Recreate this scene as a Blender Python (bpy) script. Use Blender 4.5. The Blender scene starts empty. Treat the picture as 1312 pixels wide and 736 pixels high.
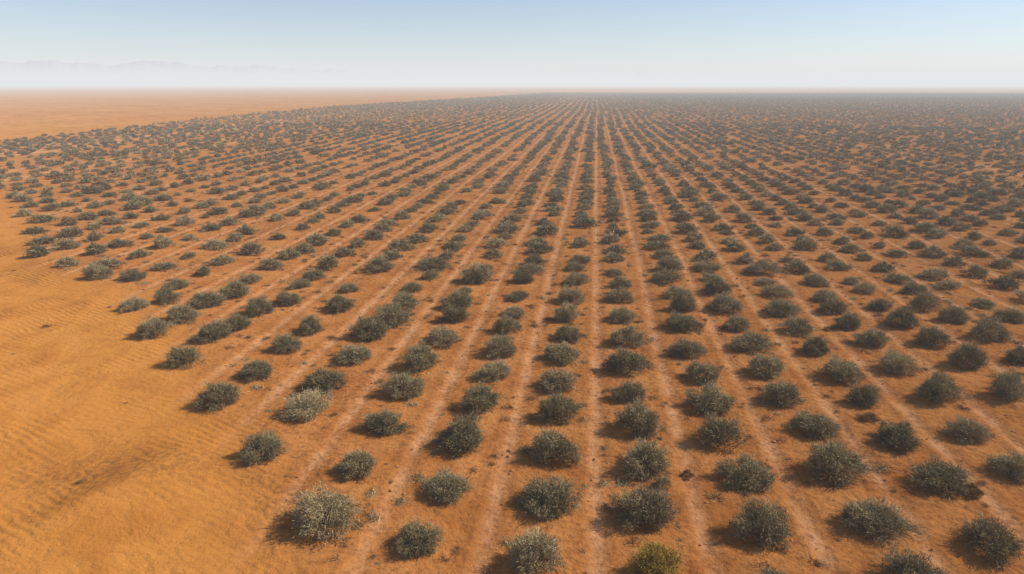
import bpy, math, random
import numpy as np
rng=np.random.default_rng(7); random.seed(7)
sc=bpy.context.scene
sc.view_settings.view_transform='Standard'; sc.view_settings.look='None'; sc.view_settings.exposure=0; sc.view_settings.gamma=1
H=11.3
PITCH=math.atan(260/874.7); YAW=math.radians(6.81)

# ------------------------------------------------------------------ helpers
def new_mat(name):
    m=bpy.data.materials.new(name); m.use_nodes=True
    nt=m.node_tree; nt.nodes.clear()
    return m,nt
def N(nt,t,**k):
    n=nt.nodes.new(t)
    for a,b in k.items():
        if a=='ins':
            for i,v in b.items(): n.inputs[i].default_value=v
        else: setattr(n,a,b)
    return n
def L(nt,a,b): nt.links.new(a,b)
def ramp(nt,fac,stops):
    r=nt.nodes.new('ShaderNodeValToRGB'); e=r.color_ramp.elements
    while len(e)<len(stops): e.new(0.5)
    for i,(p,c) in enumerate(stops):
        e[i].position=p; e[i].color=(c,c,c,1) if isinstance(c,(int,float)) else (*c,1)
    L(nt,fac,r.inputs[0]); return r.outputs[0]
def mix(nt,fac,a,b,mode='MIX'):
    m=nt.nodes.new('ShaderNodeMix'); m.data_type='RGBA'; m.blend_type=mode
    for s,v in ((m.inputs[0],fac),(m.inputs[6],a),(m.inputs[7],b)):
        if hasattr(v,'links'): L(nt,v,s)
        elif isinstance(v,(int,float)): s.default_value=v
        else: s.default_value=(*v,1)
    return m.outputs[2]
def math_(nt,op,a,b=0.0):
    m=nt.nodes.new('ShaderNodeMath'); m.operation=op
    for s,v in ((m.inputs[0],a),(m.inputs[1],b)):
        if hasattr(v,'links'): L(nt,v,s)
        else: s.default_value=v
    return m.outputs[0]
def noise(nt,vec,scale,detail=4,rough=0.55,dist=0.0):
    n=nt.nodes.new('ShaderNodeTexNoise'); n.inputs['Scale'].default_value=scale
    n.inputs['Detail'].default_value=detail; n.inputs['Roughness'].default_value=rough
    n.inputs['Distortion'].default_value=dist
    L(nt,vec,n.inputs['Vector']); return n.outputs[0]
def mesh_np(name,co,faces_idx,nper):
    me=bpy.data.meshes.new(name)
    nf=len(faces_idx)//nper
    me.vertices.add(len(co)); me.vertices.foreach_set('co',np.asarray(co,np.float32).ravel())
    me.loops.add(len(faces_idx)); me.loops.foreach_set('vertex_index',np.asarray(faces_idx,np.int32))
    me.polygons.add(nf); me.polygons.foreach_set('loop_start',np.arange(0,nf*nper,nper,dtype=np.int32))
    me.update(calc_edges=True); return me

# ------------------------------------------------------------------ terrain height
def vnoise(x,y,seed):
    r=np.random.default_rng(seed); out=0
    for i in range(7):
        a=r.uniform(0,2*math.pi); p=r.uniform(0,6.28); q=r.uniform(0.6,1.6)
        out=out+np.sin((x*math.cos(a)+y*math.sin(a))*q+p+0.8*np.sin((x*math.sin(a)-y*math.cos(a))*q*0.7+p*2))
    return out/7
BX=np.array([-2.5,-5.5,-8.3,-19.0,-27.5,-35.5,-46.8,-72.0,-120.0,-130.0,-134.8,-99.3,-68.,-60.])
BY=np.array([-60.,8.0,15.3,27.6,35.5,38.6,50.7,73.2,121.6,211.5,353.5,621.6,972.,1600.])
def left_edge(y): return np.interp(y,BY,BX)
def height(x,y):
    x=np.asarray(x,float); y=np.asarray(y,float)
    d=np.hypot(x,y)
    fade=np.clip(1-d/900,0.0,1)
    out=np.clip((left_edge(y)-x)/6,0,1)
    z=0.10*vnoise(x*0.16,y*0.16,3)+0.045*vnoise(x*0.7,y*0.7,5)
    z=z*fade
    z=z+out*fade*(0.34*vnoise(x*0.15,y*0.24,11))
    c=x+12.6-0.35*(y-17)
    z=z+out*0.60*np.exp(-((y-17.5)/4.5)**2)*np.where(c>0,np.exp(-(c/2.6)**2),np.exp(-(c/1.2)**2))
    z=z+0.8*vnoise(x*0.006,y*0.006,8)*np.clip((d-120)/600,0,1)*np.clip(1-d/6000,0,1)
    return z

rows=[-30.6,-27.1,-23.7,-20.2,-16.8,-13.3,-10.0,-6.85,-3.9,-1.0,1.7,4.6,7.4,10.1,12.8,15.5,18.2,20.9]
rx=list(rows)
while rx[0]>-150: rx.insert(0,rx[0]-3.3)
while rx[-1]<620: rx.append(rx[-1]+2.75)
rx=np.array(rx); mids=(rx[1:]+rx[:-1])/2

# ------------------------------------------------------------------ ground
def geo(start,step,ratio,end):
    o=[];v=start;s=step
    while v<end: s*=ratio; v+=s; o.append(v)
    return o
xr=list(np.arange(-36,32,0.16)); 
xr=[-v for v in geo(36,0.5,1.045,30000)][::-1]+xr+geo(32,0.5,1.045,30000)
yr=list(np.arange(-10,90,0.3))
yr=[-10-v for v in geo(0,0.6,1.25,20000)][::-1]+yr+geo(90,0.5,1.035,30000)
xr=np.array(xr);yr=np.array(yr)
GX,GY=np.meshgrid(xr,yr); nx=len(xr);ny=len(yr)
gz=height(GX,GY)
infield=1/(1+np.exp(-(GX-left_edge(GY)-0.3+0.9*vnoise(GX*0.5,GY*0.5,21))*1.2))
infield=infield*np.clip((1010-GY+25*vnoise(GX*0.02,GY*0.02,31))/40,0,1)
wob=0.16*vnoise(GX*0.0+np.round(GX/2.8)*3.1,GY*0.22,41)
idx=np.clip(np.searchsorted(mids,GX+wob),1,len(mids)-1)
dist=np.minimum(np.abs(GX+wob-mids[idx]),np.abs(GX+wob-mids[idx-1]))
track=np.exp(-(dist/0.20)**2)*infield
rut=np.exp(-((dist-0.42)/0.14)**2)*infield
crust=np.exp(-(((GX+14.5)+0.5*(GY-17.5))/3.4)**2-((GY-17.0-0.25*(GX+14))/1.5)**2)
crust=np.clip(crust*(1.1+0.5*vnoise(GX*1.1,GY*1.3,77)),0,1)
gz=gz-0.045*track+0.03*infield*np.clip(dist-0.6,0,1)+0.02*rut
gz=gz+0.024*infield*vnoise(GX*3.1,GY*2.7,55)*np.clip(1-GY/90,0,1)
co=np.stack([GX,GY,gz],-1).reshape(-1,3)
i=np.arange(nx*ny).reshape(ny,nx)
q=np.stack([i[:-1,:-1],i[:-1,1:],i[1:,1:],i[1:,:-1]],-1).reshape(-1)
me=mesh_np('ground',co,q,4)
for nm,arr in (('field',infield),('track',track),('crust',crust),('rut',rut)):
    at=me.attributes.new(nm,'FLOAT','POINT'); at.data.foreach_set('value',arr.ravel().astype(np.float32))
me.polygons.foreach_set('use_smooth',np.ones(len(me.polygons),bool))
ground=bpy.data.objects.new('desert_sand_ground',me); sc.collection.objects.link(ground)

m,nt=new_mat('desert_sand')
tc=N(nt,'ShaderNodeTexCoord').outputs['Object']
fld=N(nt,'ShaderNodeAttribute',attribute_name='field').outputs['Fac']
trk=N(nt,'ShaderNodeAttribute',attribute_name='track').outputs['Fac']
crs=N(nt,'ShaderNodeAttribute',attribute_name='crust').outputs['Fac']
rt=N(nt,'ShaderNodeAttribute',attribute_name='rut').outputs['Fac']
n_big=noise(nt,tc,0.035,4,0.6,0.4); n_mid=noise(nt,tc,0.45,5,0.6,0.3); n_fine=noise(nt,tc,5.0,5,0.65); n_grit=noise(nt,tc,28,3,0.7)
sand=mix(nt,ramp(nt,n_big,[(0.35,0),(0.65,1)]),(0.56,0.222,0.042),(0.64,0.28,0.064))
sand=mix(nt,ramp(nt,n_mid,[(0.48,0),(0.70,0.7)]),sand,(0.40,0.138,0.024))
soil=mix(nt,ramp(nt,n_mid,[(0.38,0),(0.62,1)]),(0.46,0.168,0.041),(0.59,0.245,0.072))
col=mix(nt,fld,sand,soil)
rf=math_(nt,'MULTIPLY',rt,ramp(nt,noise(nt,tc,1.6,4,0.65),[(0.42,0.05),(0.60,0.6)]))
col=mix(nt,rf,col,(0.30,0.10,0.026))
tf=math_(nt,'MULTIPLY',trk,ramp(nt,noise(nt,tc,0.9,4,0.6),[(0.35,0.15),(0.62,0.85)]))
col=mix(nt,tf,col,(0.72,0.38,0.19))
dark=math_(nt,'MULTIPLY',fld,ramp(nt,n_fine,[(0.49,0),(0.67,0.6)]))
col=mix(nt,dark,col,(0.24,0.08,0.022))
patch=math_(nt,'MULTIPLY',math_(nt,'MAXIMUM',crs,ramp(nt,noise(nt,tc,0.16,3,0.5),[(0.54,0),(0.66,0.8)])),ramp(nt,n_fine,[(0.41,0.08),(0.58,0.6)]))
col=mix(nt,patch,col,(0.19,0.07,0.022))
col=mix(nt,ramp(nt,n_grit,[(0.35,0.2),(0.6,0)]),col,(0.25,0.09,0.026))
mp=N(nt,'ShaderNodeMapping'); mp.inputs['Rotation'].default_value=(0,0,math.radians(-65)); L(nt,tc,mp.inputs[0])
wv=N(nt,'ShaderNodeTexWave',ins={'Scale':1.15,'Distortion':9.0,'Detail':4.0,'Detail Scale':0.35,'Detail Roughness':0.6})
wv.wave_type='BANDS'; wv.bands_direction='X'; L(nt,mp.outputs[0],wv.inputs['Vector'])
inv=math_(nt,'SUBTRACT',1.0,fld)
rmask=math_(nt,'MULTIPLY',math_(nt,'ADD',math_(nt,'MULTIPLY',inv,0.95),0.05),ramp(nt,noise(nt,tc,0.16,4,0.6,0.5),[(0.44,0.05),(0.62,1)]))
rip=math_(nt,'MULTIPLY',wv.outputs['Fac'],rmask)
trough=math_(nt,'MULTIPLY',rmask,ramp(nt,wv.outputs['Fac'],[(0.0,0.28),(0.45,0)]))  # darker troughs: sand sorting, plus ripple shade put into the colour
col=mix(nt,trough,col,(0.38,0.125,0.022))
hgt=math_(nt,'ADD',math_(nt,'MULTIPLY',rip,0.034),math_(nt,'ADD',math_(nt,'MULTIPLY',n_fine,0.07),math_(nt,'ADD',math_(nt,'MULTIPLY',n_grit,0.014),math_(nt,'MULTIPLY',n_mid,0.34))))
bmp=N(nt,'ShaderNodeBump',ins={'Strength':0.95,'Distance':1.0}); L(nt,hgt,bmp.inputs['Height'])
bs=N(nt,'ShaderNodeBsdfDiffuse',ins={'Roughness':0.5}); L(nt,col,bs.inputs['Color']); L(nt,bmp.outputs[0],bs.inputs['Normal'])
L(nt,bs.outputs[0],N(nt,'ShaderNodeOutputMaterial').inputs[0])
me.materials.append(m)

# ------------------------------------------------------------------ shrub material
def leaf_mat(name,a,b,dry,dryamt):
    m,nt=new_mat(name)
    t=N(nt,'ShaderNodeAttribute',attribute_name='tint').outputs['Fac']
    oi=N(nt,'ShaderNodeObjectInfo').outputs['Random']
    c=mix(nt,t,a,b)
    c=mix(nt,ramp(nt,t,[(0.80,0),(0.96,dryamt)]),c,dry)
    c=mix(nt,ramp(nt,oi,[(0.0,0.0),(0.75,0.15),(1.0,0.5)]),c,tuple((x+y)/2 for x,y in zip(b,dry)))
    v=math_(nt,'ADD',0.76,math_(nt,'MULTIPLY',math_(nt,'FRACT',math_(nt,'MULTIPLY',oi,7.31)),0.42))
    hs=N(nt,'ShaderNodeHueSaturation'); L(nt,c,hs.inputs['Color']); L(nt,v,hs.inputs['Value'])
    d=N(nt,'ShaderNodeBsdfDiffuse'); L(nt,hs.outputs[0],d.inputs[0])
    L(nt,d.outputs[0],N(nt,'ShaderNodeOutputMaterial').inputs[0]); return m
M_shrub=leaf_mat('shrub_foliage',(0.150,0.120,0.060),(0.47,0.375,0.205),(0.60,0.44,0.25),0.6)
M_yel=leaf_mat('yellowing_foliage',(0.26,0.18,0.035),(0.50,0.34,0.065),(0.48,0.32,0.12),0.7)
M_dry=leaf_mat('dry_foliage',(0.18,0.09,0.035),(0.34,0.19,0.085),(0.42,0.26,0.13),0.6)
mb,nt=new_mat('woody_stem'); bs=N(nt,'ShaderNodeBsdfDiffuse')
tcb=N(nt,'ShaderNodeTexCoord').outputs['Object']
L(nt,mix(nt,noise(nt,tcb,20),(0.07,0.045,0.03),(0.16,0.11,0.07)),bs.inputs[0]); L(nt,bs.outputs[0],N(nt,'ShaderNodeOutputMaterial').inputs[0])

# ------------------------------------------------------------------ shrub meshes (diameter about 1.8, height about 0.85)
def shrub_mesh(name,seed,nclump,per,wid,lng,mat,flat=1.0,fuzz=0,sp=1.0):
    r=np.random.default_rng(seed)
    ax=r.uniform(0.78,1.05); ay=r.uniform(0.68,1.0)
    ph=r.uniform(0,6.28,5); am=r.uniform(0.05,0.16,5)
    hv=r.uniform(0.85,1.2)
    P=[];D=[];Tn=[]
    for c in range(nclump):
        u=r.uniform(0,2*math.pi); w=r.uniform(0.02,1)**0.8
        el=math.asin(min(1,w))
        rad=1+sum(am[k]*math.sin((k+1)*u+ph[k]) for k in range(5))
        rr=r.uniform(0.55,1.0)
        if r.random()<0.13: rr*=1.18
        n0=np.array([math.cos(u)*math.cos(el),math.sin(u)*math.cos(el),math.sin(el)])
        cc=n0*np.array([0.74*ax*rad,0.74*ay*rad,0.60*hv*flat*r.uniform(0.68,1.18)])*rr; cc[2]+=0.10
        tint=r.uniform(0.05,0.78)*(0.42+0.58*min(1,cc[2]/0.55))  # random per clump; shaded base and lit crown put into leaf colour
        k=int(per*r.uniform(0.6,1.35))
        off=r.normal(0,1,(k,3))*np.array([0.085,0.085,0.06])*sp
        d=n0*0.9+np.array([0,0,0.30])+r.normal(0,0.65,(k,3))
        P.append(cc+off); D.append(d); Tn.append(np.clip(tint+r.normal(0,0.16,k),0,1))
    P=np.concatenate(P);D=np.concatenate(D);Tn=np.concatenate(Tn)
    n=len(P); ln=r.uniform(0.5,1.25,n)*lng
    wv_=wid*r.uniform(0.6,1.3,n)
    if fuzz:   # wispy outer shoots
        s=r.choice(n,fuzz); P=np.concatenate([P,P[s]*1.05]); D=np.concatenate([D,D[s]+r.normal(0,.5,(fuzz,3))+P[s]*1.3+np.array([0,0,.25])])
        Tn=np.concatenate([Tn,r.uniform(0.5,0.95,fuzz)]); ln=np.concatenate([ln,r.uniform(1.1,2.2,fuzz)*lng]); wv_=np.concatenate([wv_,np.full(fuzz,wid*0.5)]); n=len(P)
    D/=np.linalg.norm(D,axis=1)[:,None]
    side=np.cross(D,r.normal(0,1,(n,3))); side/=np.linalg.norm(side,axis=1)[:,None]
    ww=wv_[:,None]
    a=P-side*ww/2; b=P+side*ww/2; c=P+D*ln[:,None]+np.array([0,0,-0.02])
    co=np.stack([a,b,c],1).reshape(-1,3)
    co[:,2]=np.maximum(co[:,2],0.0+0.02*r.random(len(co)))
    fi=np.arange(3*n); tint=Tn
    st=[];stf=[]
    base=len(co)
    for s in range(14 if nclump>30 else 4):
        u=r.uniform(0,6.28); e=np.array([math.cos(u)*0.55,math.sin(u)*0.5,r.uniform(0.2,0.45)])
        p0=np.array([r.normal(0,0.05),r.normal(0,0.05),-0.03]); sd=np.array([-math.sin(u),math.cos(u),0])*0.022
        up=np.array([0,0,0.022])
        for (x1,x2) in ((sd,-sd),(up,-up)):
            st+= [p0+x1,p0+x2,e]; stf+=[base,base+1,base+2]; base+=3
    co=np.concatenate([co,np.array(st)]); fi=np.concatenate([fi,np.array(stf)])
    me=mesh_np(name,co,fi,3)
    t=np.concatenate([tint,np.full(len(stf)//3,0.9)])
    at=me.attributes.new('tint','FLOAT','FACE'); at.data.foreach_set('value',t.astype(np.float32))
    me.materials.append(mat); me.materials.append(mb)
    mi=np.zeros(len(me.polygons),np.int32); mi[n:]=1; me.polygons.foreach_set('material_index',mi)
    return me
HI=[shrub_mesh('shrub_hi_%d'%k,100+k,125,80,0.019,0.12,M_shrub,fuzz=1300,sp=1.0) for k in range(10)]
SPARSE=[shrub_mesh('shrub_hi_sparse_%d'%k,120+k,64,62,0.019,0.16,M_shrub,flat=.85,fuzz=700,sp=1.2) for k in range(2)]
YEL=shrub_mesh('shrub_yellow',150,130,80,0.020,0.12,M_yel,fuzz=1200)
DRY=shrub_mesh('shrub_dry',151,50,40,0.022,0.2,M_dry,fuzz=300)
MID1=[shrub_mesh('shrub_mid_%d'%k,170+k,64,30,0.045,0.17,M_shrub,fuzz=200) for k in range(7)]
MID=[shrub_mesh('shrub_midfar_%d'%k,200+k,34,14,0.10,0.22,M_shrub) for k in range(6)]
LOW=[shrub_mesh('shrub_low_%d'%k,300+k,14,5,0.26,0.28,M_shrub) for k in range(5)]
def tuft_mesh(name,seed,n,mat):
    r=np.random.default_rng(seed)
    D=r.normal(0,1,(n,3)); D[:,2]=np.abs(D[:,2])*0.6+0.2; D/=np.linalg.norm(D,axis=1)[:,None]
    P=r.normal(0,0.06,(n,3)); P[:,2]=0
    S=np.cross(D,r.normal(0,1,(n,3))); S/=np.linalg.norm(S,axis=1)[:,None]
    w=r.uniform(0.003,0.010,n)[:,None]; l=r.uniform(0.06,0.20,n)[:,None]
    co=np.stack([P-S*w,P+S*w,P+D*l],1).reshape(-1,3)
    me=mesh_np(name,co,np.arange(3*n),3)
    at=me.attributes.new('tint','FLOAT','FACE'); at.data.foreach_set('value',r.random(n).astype(np.float32))
    me.materials.append(mat); return me
TUFT=[tuft_mesh('tuft_%d'%k,400+k,110,M_shrub if k==3 else M_dry) for k in range(4)]
def clod_mesh(name,seed):
    import bmesh
    bm=bmesh.new(); bmesh.ops.create_icosphere(bm,subdivisions=2,radius=0.5)
    r=np.random.default_rng(seed); s=r.uniform(0.6,1.2,3)
    for v in bm.verts:
        p=np.array(v.co); k=1+0.35*float(vnoise(p[0]*3+seed,p[1]*3+p[2]*2,seed)); 
        v.co=(p[0]*s[0]*k,p[1]*s[1]*k,p[2]*0.55*k)
    me=bpy.data.meshes.new(name); bm.to_mesh(me); bm.free(); return me
mc,nt=new_mat('soil_clod'); bs=N(nt,'ShaderNodeBsdfDiffuse'); tcb=N(nt,'ShaderNodeTexCoord').outputs['Object']
L(nt,mix(nt,noise(nt,tcb,4),(0.28,0.11,0.036),(0.58,0.26,0.10)),bs.inputs[0]); L(nt,bs.outputs[0],N(nt,'ShaderNodeOutputMaterial').inputs[0])
CLOD=[clod_mesh('clod_%d'%k,500+k) for k in range(4)]
for c in CLOD: c.materials.append(mc)

# ------------------------------------------------------------------ instancing
def instancer(name,protos,x,y,rot,scl,parent):
    col=bpy.data.collections.new(name+'_kinds')
    for k,me in enumerate(protos):
        o=bpy.data.objects.new('%s_kind_%02d'%(name,k),me); col.objects.link(o)
    n=len(x); z=height(x,y)
    me=bpy.data.meshes.new(name); me.vertices.add(n)
    me.vertices.foreach_set('co',np.stack([x,y,z],-1).astype(np.float32).ravel())
    a=me.attributes.new('rot','FLOAT_VECTOR','POINT'); a.data.foreach_set('vector',rot.astype(np.float32).ravel())
    a=me.attributes.new('scl','FLOAT_VECTOR','POINT'); a.data.foreach_set('vector',scl.astype(np.float32).ravel())
    a=me.attributes.new('kind','INT','POINT'); a.data.foreach_set('value',rng.integers(0,len(protos),n).astype(np.int32))
    ob=bpy.data.objects.new(name,me); sc.collection.objects.link(ob); ob.parent=parent
    g=bpy.data.node_groups.new(name,'GeometryNodeTree')
    g.interface.new_socket('Geometry',in_out='INPUT',socket_type='NodeSocketGeometry')
    g.interface.new_socket('Geometry',in_out='OUTPUT',socket_type='NodeSocketGeometry')
    gi=g.nodes.new('NodeGroupInput'); go=g.nodes.new('NodeGroupOutput')
    ip=g.nodes.new('GeometryNodeInstanceOnPoints'); ci=g.nodes.new('GeometryNodeCollectionInfo')
    ci.inputs['Collection'].default_value=col; ci.inputs['Separate Children'].default_value=True; ci.inputs['Reset Children'].default_value=True
    def na(nm,t):
        q=g.nodes.new('GeometryNodeInputNamedAttribute'); q.data_type=t; q.inputs[0].default_value=nm
        return [s for s in q.outputs if s.enabled][0]
    g.links.new(gi.outputs[0],ip.inputs['Points']); g.links.new(ci.outputs[0],ip.inputs['Instance'])
    ip.inputs['Pick Instance'].default_value=True
    g.links.new(na('kind','INT'),ip.inputs['Instance Index'])
    g.links.new(na('rot','FLOAT_VECTOR'),ip.inputs['Rotation'])
    g.links.new(na('scl','FLOAT_VECTOR'),ip.inputs['Scale'])
    g.links.new(ip.outputs[0],go.inputs[0])
    md=ob.modifiers.new('scatter','NODES'); md.node_group=g
    return ob

# surveyed near shrubs: x, y, crown diameter (metres)
near="""-1.1,14.0,1.60 -0.9,16.6,1.84 -1.0,19.2,1.67 -1.0,21.9,1.70 -1.1,24.4,1.66 -1.1,27.3,1.74 -1.0,29.7,1.58 -1.1,32.4,1.56 -1.0,35.4,1.60 -0.9,38.9,1.56
1.7,16.3,1.85 1.9,18.9,2.03 1.8,21.3,1.72 1.6,23.7,1.46 1.6,26.4,1.92 1.7,29.5,1.77 1.6,32.6,1.74 1.6,35.9,1.91
4.7,15.9,1.62 4.8,18.5,1.66 4.5,20.8,1.74 4.5,23.2,1.75 4.6,25.8,1.43 4.3,28.4,1.69 4.4,31.7,1.80 4.8,34.5,1.78
7.8,14.6,1.38 7.7,16.7,1.76 7.5,19.3,1.89 7.7,21.9,1.64 7.2,24.1,1.73 7.2,26.6,1.58 7.2,29.5,1.94 7.1,32.0,1.5 7.0,34.8,2.1
10.3,16.1,1.68 10.4,19.0,1.71 10.1,21.3,1.58 10.2,24.3,1.43 10.1,26.6,1.81 9.9,29.3,1.64 9.9,31.9,1.63 9.8,34.5,1.99
12.9,19.9,1.41 12.7,22.1,1.50 13.0,25.0,1.80 12.6,27.6,1.66 12.7,30.5,1.61 12.4,32.7,1.50 12.5,35.1,1.61
15.7,25.5,1.70 15.7,28.4,1.82 15.4,30.9,1.62 15.1,33.3,1.67 15.1,35.8,1.54
18.1,29.1,1.45 18.5,32.1,1.80 18.0,34.4,1.55 17.4,36.3,1.79 20.9,34.9,1.55
-4.1,14.4,1.42 -3.9,16.8,1.61 -4.0,19.5,1.82 -3.8,22.3,1.87 -3.7,25.1,1.63 -3.8,27.6,1.77 -3.9,30.4,1.56 -3.8,32.8,1.43
-6.8,15.0,1.87 -6.8,17.6,1.41 -6.8,20.2,1.53 -6.9,23.1,1.71 -6.9,25.7,1.88 -6.6,28.7,1.78 -6.7,31.6,1.55 -6.9,33.8,1.81
-10.1,18.2,1.53 -9.9,21.2,1.84 -10.2,23.3,1.87 -9.9,26.0,1.65 -10.1,28.9,1.89 -9.7,31.0,1.93 -9.7,33.6,1.65
-13.4,21.5,1.86 -13.3,24.1,1.77 -13.3,26.9,1.59 -13.2,29.3,1.71 -12.9,32.5,1.87
-16.8,24.9,1.80 -17.2,27.8,1.73 -16.8,29.2,1.65 -16.8,31.5,1.60 -16.1,33.1,1.58
-20.4,28.0,1.65 -20.2,30.2,1.80 -20.1,32.3,1.82 -19.5,34.0,1.89
-23.7,31.5,1.72 -22.7,32.7,1.43 -29.7,36.7,1.70 -27.3,36.5,1.50
2.3,18.0,0.68 -3.5,13.0,0.40 4.5,14.0,0.91"""
pts=[tuple(map(float,t.split(','))) for t in near.split()]
def add_shrub(name,me,x,y,d):
    o=bpy.data.objects.new(name,me); sc.collection.objects.link(o)
    s=d/1.76
    o.location=(x,y,float(height(x,y))-0.02); o.rotation_euler=(random.uniform(-.06,.06),random.uniform(-.06,.06),random.uniform(0,6.28))
    o.scale=(s*random.uniform(.92,1.12),s*random.uniform(.92,1.1),s*random.uniform(.85,1.22))
for (x,y,d) in pts: add_shrub('desert_shrub',random.choice(SPARSE if d<1.0 or random.random()<0.06 else HI),x,y,d)
add_shrub('yellowing_desert_shrub',YEL,1.8,14.0,1.65)
for (x,y,d) in ((9.9,23.0,.76),(11.1,18.6,.70),(3.1,18.7,.5)): add_shrub('dry_desert_shrub',DRY,x,y,d)
lastY={}; firstY={}
for (x,y,d) in pts+[(1.8,14.0,1.65)]:
    if d<1.2: continue
    k=int(np.argmin(np.abs(np.array(rows)-x))); lastY[k]=max(lastY.get(k,-99),y); firstY[k]=min(firstY.get(k,999),y)
off=len([v for v in rx if v<rows[0]-0.01])
X=[];Y=[];K=[]
for j,xx in enumerate(rx):
    k=j-off
    sp=2.72
    ymax=1000
    if 0<=k<len(rows) and k in lastY:
        ys=list(np.arange(lastY[k]+sp,ymax,sp))
        y=firstY[k]-sp-0.3
        while y>-8 and xx>left_edge(y)+0.5 and xx>-6: ys.append(y); y-=sp
    else:
        ys=list(np.arange(-8+random.uniform(0,sp),ymax,sp))
    X+= [xx]*len(ys); Y+=ys; K+=[j]*len(ys)
X=np.array(X);Y=np.array(Y);K=np.array(K)
n=len(X)
far=np.clip((Y-35)/60,0,1)
X=X+rng.normal(0,1,n)*(0.17+0.28*np.clip((Y-60)/250,0,1))+0.2*vnoise(X*0.3,Y*0.05,61)+far*(0.35*vnoise(K*1.7,Y*0.06,62)+1.1*vnoise(X*0.004,Y*0.022,63))
Y=Y+rng.normal(0,0.36,n)
thin=0.05+0.22*np.clip((Y-80)/400,0,1)*np.clip(vnoise(X*0.02,Y*0.014,65)+0.3,0,1)
keep=(X>left_edge(Y)+0.2+1.2*vnoise(X*0.3,Y*0.3,71)*np.clip(Y/60,0.2,5))&(rng.random(n)>thin)
keep&=(Y<970+20*vnoise(X*0.02,Y*0.02,31))
keep&=(X<0.80*Y+60)          # cultivated block: the part the photograph could plausibly see
X=X[keep];Y=Y[keep]; n=len(X)
dd=np.hypot(X,Y)
base=rng.normal(0.97,0.17,n).clip(0.45,1.35)
scl=np.stack([base*rng.uniform(.85,1.2,n),base*rng.uniform(.85,1.15,n),base*rng.uniform(.62,0.92,n)],-1)
rot=np.stack([rng.normal(0,.04,n),rng.normal(0,.04,n),rng.uniform(0,6.28,n)],-1)
root=bpy.data.objects.new('shrub_plantation',None); sc.collection.objects.link(root)
for nm,pr,a,b in (('shrub_rows_close',HI+SPARSE[:1],0,44),('shrub_rows_middle',MID1,44,90),('shrub_rows_distant',MID,90,220),('shrub_rows_far',LOW,220,1e9)):
    s=(dd>=a)&(dd<b); instancer(nm,pr,X[s],Y[s],rot[s],scl[s],root)
# small dry sprigs and soil clods between the rows
x=rng.uniform(-60,75,26000); y=rng.uniform(0,95,26000)
s=(x>left_edge(y)+0.3); x=x[s];y=y[s]
i2=np.clip(np.searchsorted(mids,x),1,len(mids)-1)
dm=np.minimum(np.abs(x-mids[i2]),np.abs(x-mids[i2-1]))
s=(dm>0.2)&(rng.random(len(x))<np.where(dm<0.7,0.65,0.18)); x=x[s];y=y[s]
xo=rng.uniform(-60,0,500); yo=rng.uniform(0,90,500); so=(xo<left_edge(yo)); x1=np.concatenate([x,xo[so][:60]]); y1=np.concatenate([y,yo[so][:60]])
n=len(x1); b=rng.uniform(0.4,1.5,n)**1.4
instancer('dry_tufts',TUFT,x1,y1,np.stack([0*x1,0*x1,rng.uniform(0,6.28,n)],-1),np.stack([b,b,b*0.8],-1),None)
x=rng.uniform(-60,75,40000); y=rng.uniform(0,80,40000); s=(x>left_edge(y)-0.6)&(vnoise(x*0.8,y*0.8,91)>-0.05); x=x[s];y=y[s]; n=len(x)
b=0.03+0.12*rng.random(n)**3
instancer('soil_clods',CLOD,x,y,np.stack([0*x,0*x,rng.uniform(0,6.28,n)],-1),np.stack([b,b,b],-1),None)

# ------------------------------------------------------------------ distant mountains
def cam_dir(px):  # bearing clockwise from +Y
    return math.atan((px-656)/874.7*math.cos(PITCH))-YAW
R0=9000.0
prof_x=[-900,-500,-200,0,60,130,200,250,300,345,400,460,520,560,600,700,770,820,870,930,1100,1300,1500,2200]
prof_h=[14,22,20,25,25,23,27,24,21,23,19,17,15,12,4,1,6,15,13,4,2,3,5,10]
bear=np.linspace(cam_dir(-700),cam_dir(1900),900)
pb=[cam_dir(p) for p in prof_x]; hb=np.interp(bear,pb,prof_h)
r2=np.random.default_rng(5)
jag=sum(np.sin(bear*f+r2.uniform(0,6))*a for f,a in ((60,1.2),(131,.9),(277,.6),(531,.35),(900,.25)))
ridge=(np.maximum(hb+jag*np.clip(hb/12,0.1,1),0.3))*0.94*R0/912+10
cos_=[]
nr=14
for k in range(nr):
    t=k/(nr-1); prof=math.sin(math.pi*t)**0.8 if 0<t<1 else 0
    rr=R0+(t-0.5)*1800+60*np.sin(bear*90+k)
    hh=ridge*prof*(1+0.10*np.sin(bear*310+k*2.1)*(1-prof))-5
    cos_.append(np.stack([np.sin(bear)*rr,np.cos(bear)*rr,hh],-1))
cos_=np.concatenate(cos_); i=np.arange(nr*900).reshape(nr,900)
q=np.stack([i[:-1,:-1],i[:-1,1:],i[1:,1:],i[1:,:-1]],-1).reshape(-1)
mm=mesh_np('mountains',cos_,q,4)
mo=bpy.data.objects.new('distant_mountains',mm); sc.collection.objects.link(mo)
m,nt=new_mat('haze_tinted_rock'); bs=N(nt,'ShaderNodeBsdfDiffuse'); t=N(nt,'ShaderNodeTexCoord').outputs['Object']
L(nt,mix(nt,noise(nt,t,0.004,6),(0.27,0.31,0.40),(0.33,0.37,0.46)),bs.inputs[0]); L(nt,bs.outputs[0],N(nt,'ShaderNodeOutputMaterial').inputs[0])  # pale blue base colour carries aerial haze, not the rock's own tone
mm.materials.append(m)

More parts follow.
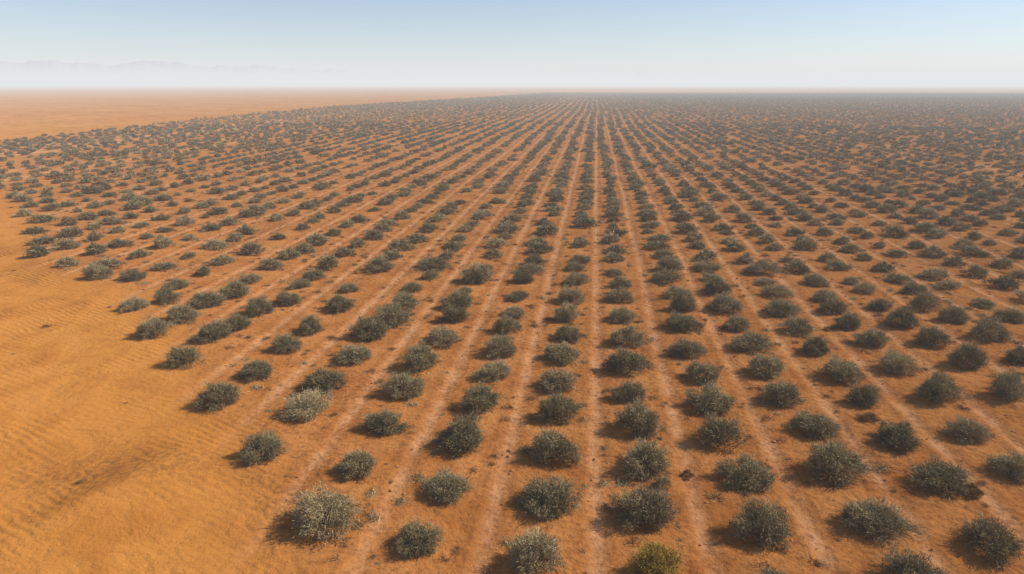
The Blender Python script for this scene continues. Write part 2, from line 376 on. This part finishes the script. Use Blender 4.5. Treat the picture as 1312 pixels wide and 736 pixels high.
# ------------------------------------------------------------------ dusty air (homogeneous layer over the plain)
import bmesh
bm=bmesh.new(); bmesh.ops.create_cube(bm,size=1)
for v in bm.verts: v.co=(v.co.x*44000,v.co.y*44000+0,(v.co.z+0.5)*74-8)
hm=bpy.data.meshes.new('haze'); bm.to_mesh(hm); bm.free()
ho=bpy.data.objects.new('dusty_air_haze',hm); sc.collection.objects.link(ho)
m,nt=new_mat('dusty_air')
SIG=1/1300
ab=N(nt,'ShaderNodeVolumeAbsorption',ins={'Color':(0,0,0,1),'Density':SIG})
em=N(nt,'ShaderNodeEmission',ins={'Color':(0.79,0.80,0.81,1),'Strength':SIG*1.0})  # air glows by itself; emission stands in for scattered daylight
ad=N(nt,'ShaderNodeAddShader'); L(nt,ab.outputs[0],ad.inputs[0]); L(nt,em.outputs[0],ad.inputs[1])
L(nt,ad.outputs[0],N(nt,'ShaderNodeOutputMaterial').inputs['Volume']); hm.materials.append(m)

# ------------------------------------------------------------------ sky + sun
EL=math.radians(40); AZ=math.radians(74)   # azimuth clockwise from +Y
w=bpy.data.worlds.new('World'); sc.world=w; w.use_nodes=True; nt=w.node_tree; nt.nodes.clear()
sk=nt.nodes.new('ShaderNodeTexSky'); sk.sky_type='NISHITA'; sk.sun_disc=False; sk.sun_elevation=EL; sk.sun_rotation=AZ
sk.dust_density=0.3; sk.air_density=0.8; sk.ozone_density=3.0
bg=nt.nodes.new('ShaderNodeBackground'); bg.inputs[1].default_value=0.125
L(nt,sk.outputs[0],bg.inputs[0]); L(nt,bg.outputs[0],nt.nodes.new('ShaderNodeOutputWorld').inputs[0])
sl=bpy.data.lights.new('sun','SUN'); sl.energy=5.0; sl.angle=math.radians(0.5); sl.color=(1,0.93,0.80)
so=bpy.data.objects.new('sun',sl); sc.collection.objects.link(so)
from mathutils import Vector
sd=Vector((math.sin(AZ)*math.cos(EL),math.cos(AZ)*math.cos(EL),math.sin(EL)))
so.rotation_euler=sd.to_track_quat('Z','Y').to_euler(); so.location=(20,0,40)

# ------------------------------------------------------------------ camera
cd=bpy.data.cameras.new('camera'); cd.lens=24; cd.sensor_width=36; cd.clip_start=0.1; cd.clip_end=80000
co_=bpy.data.objects.new('camera',cd); sc.collection.objects.link(co_)
co_.location=(0,0,H); co_.rotation_euler=(math.pi/2-PITCH,0,YAW)
sc.camera=co_
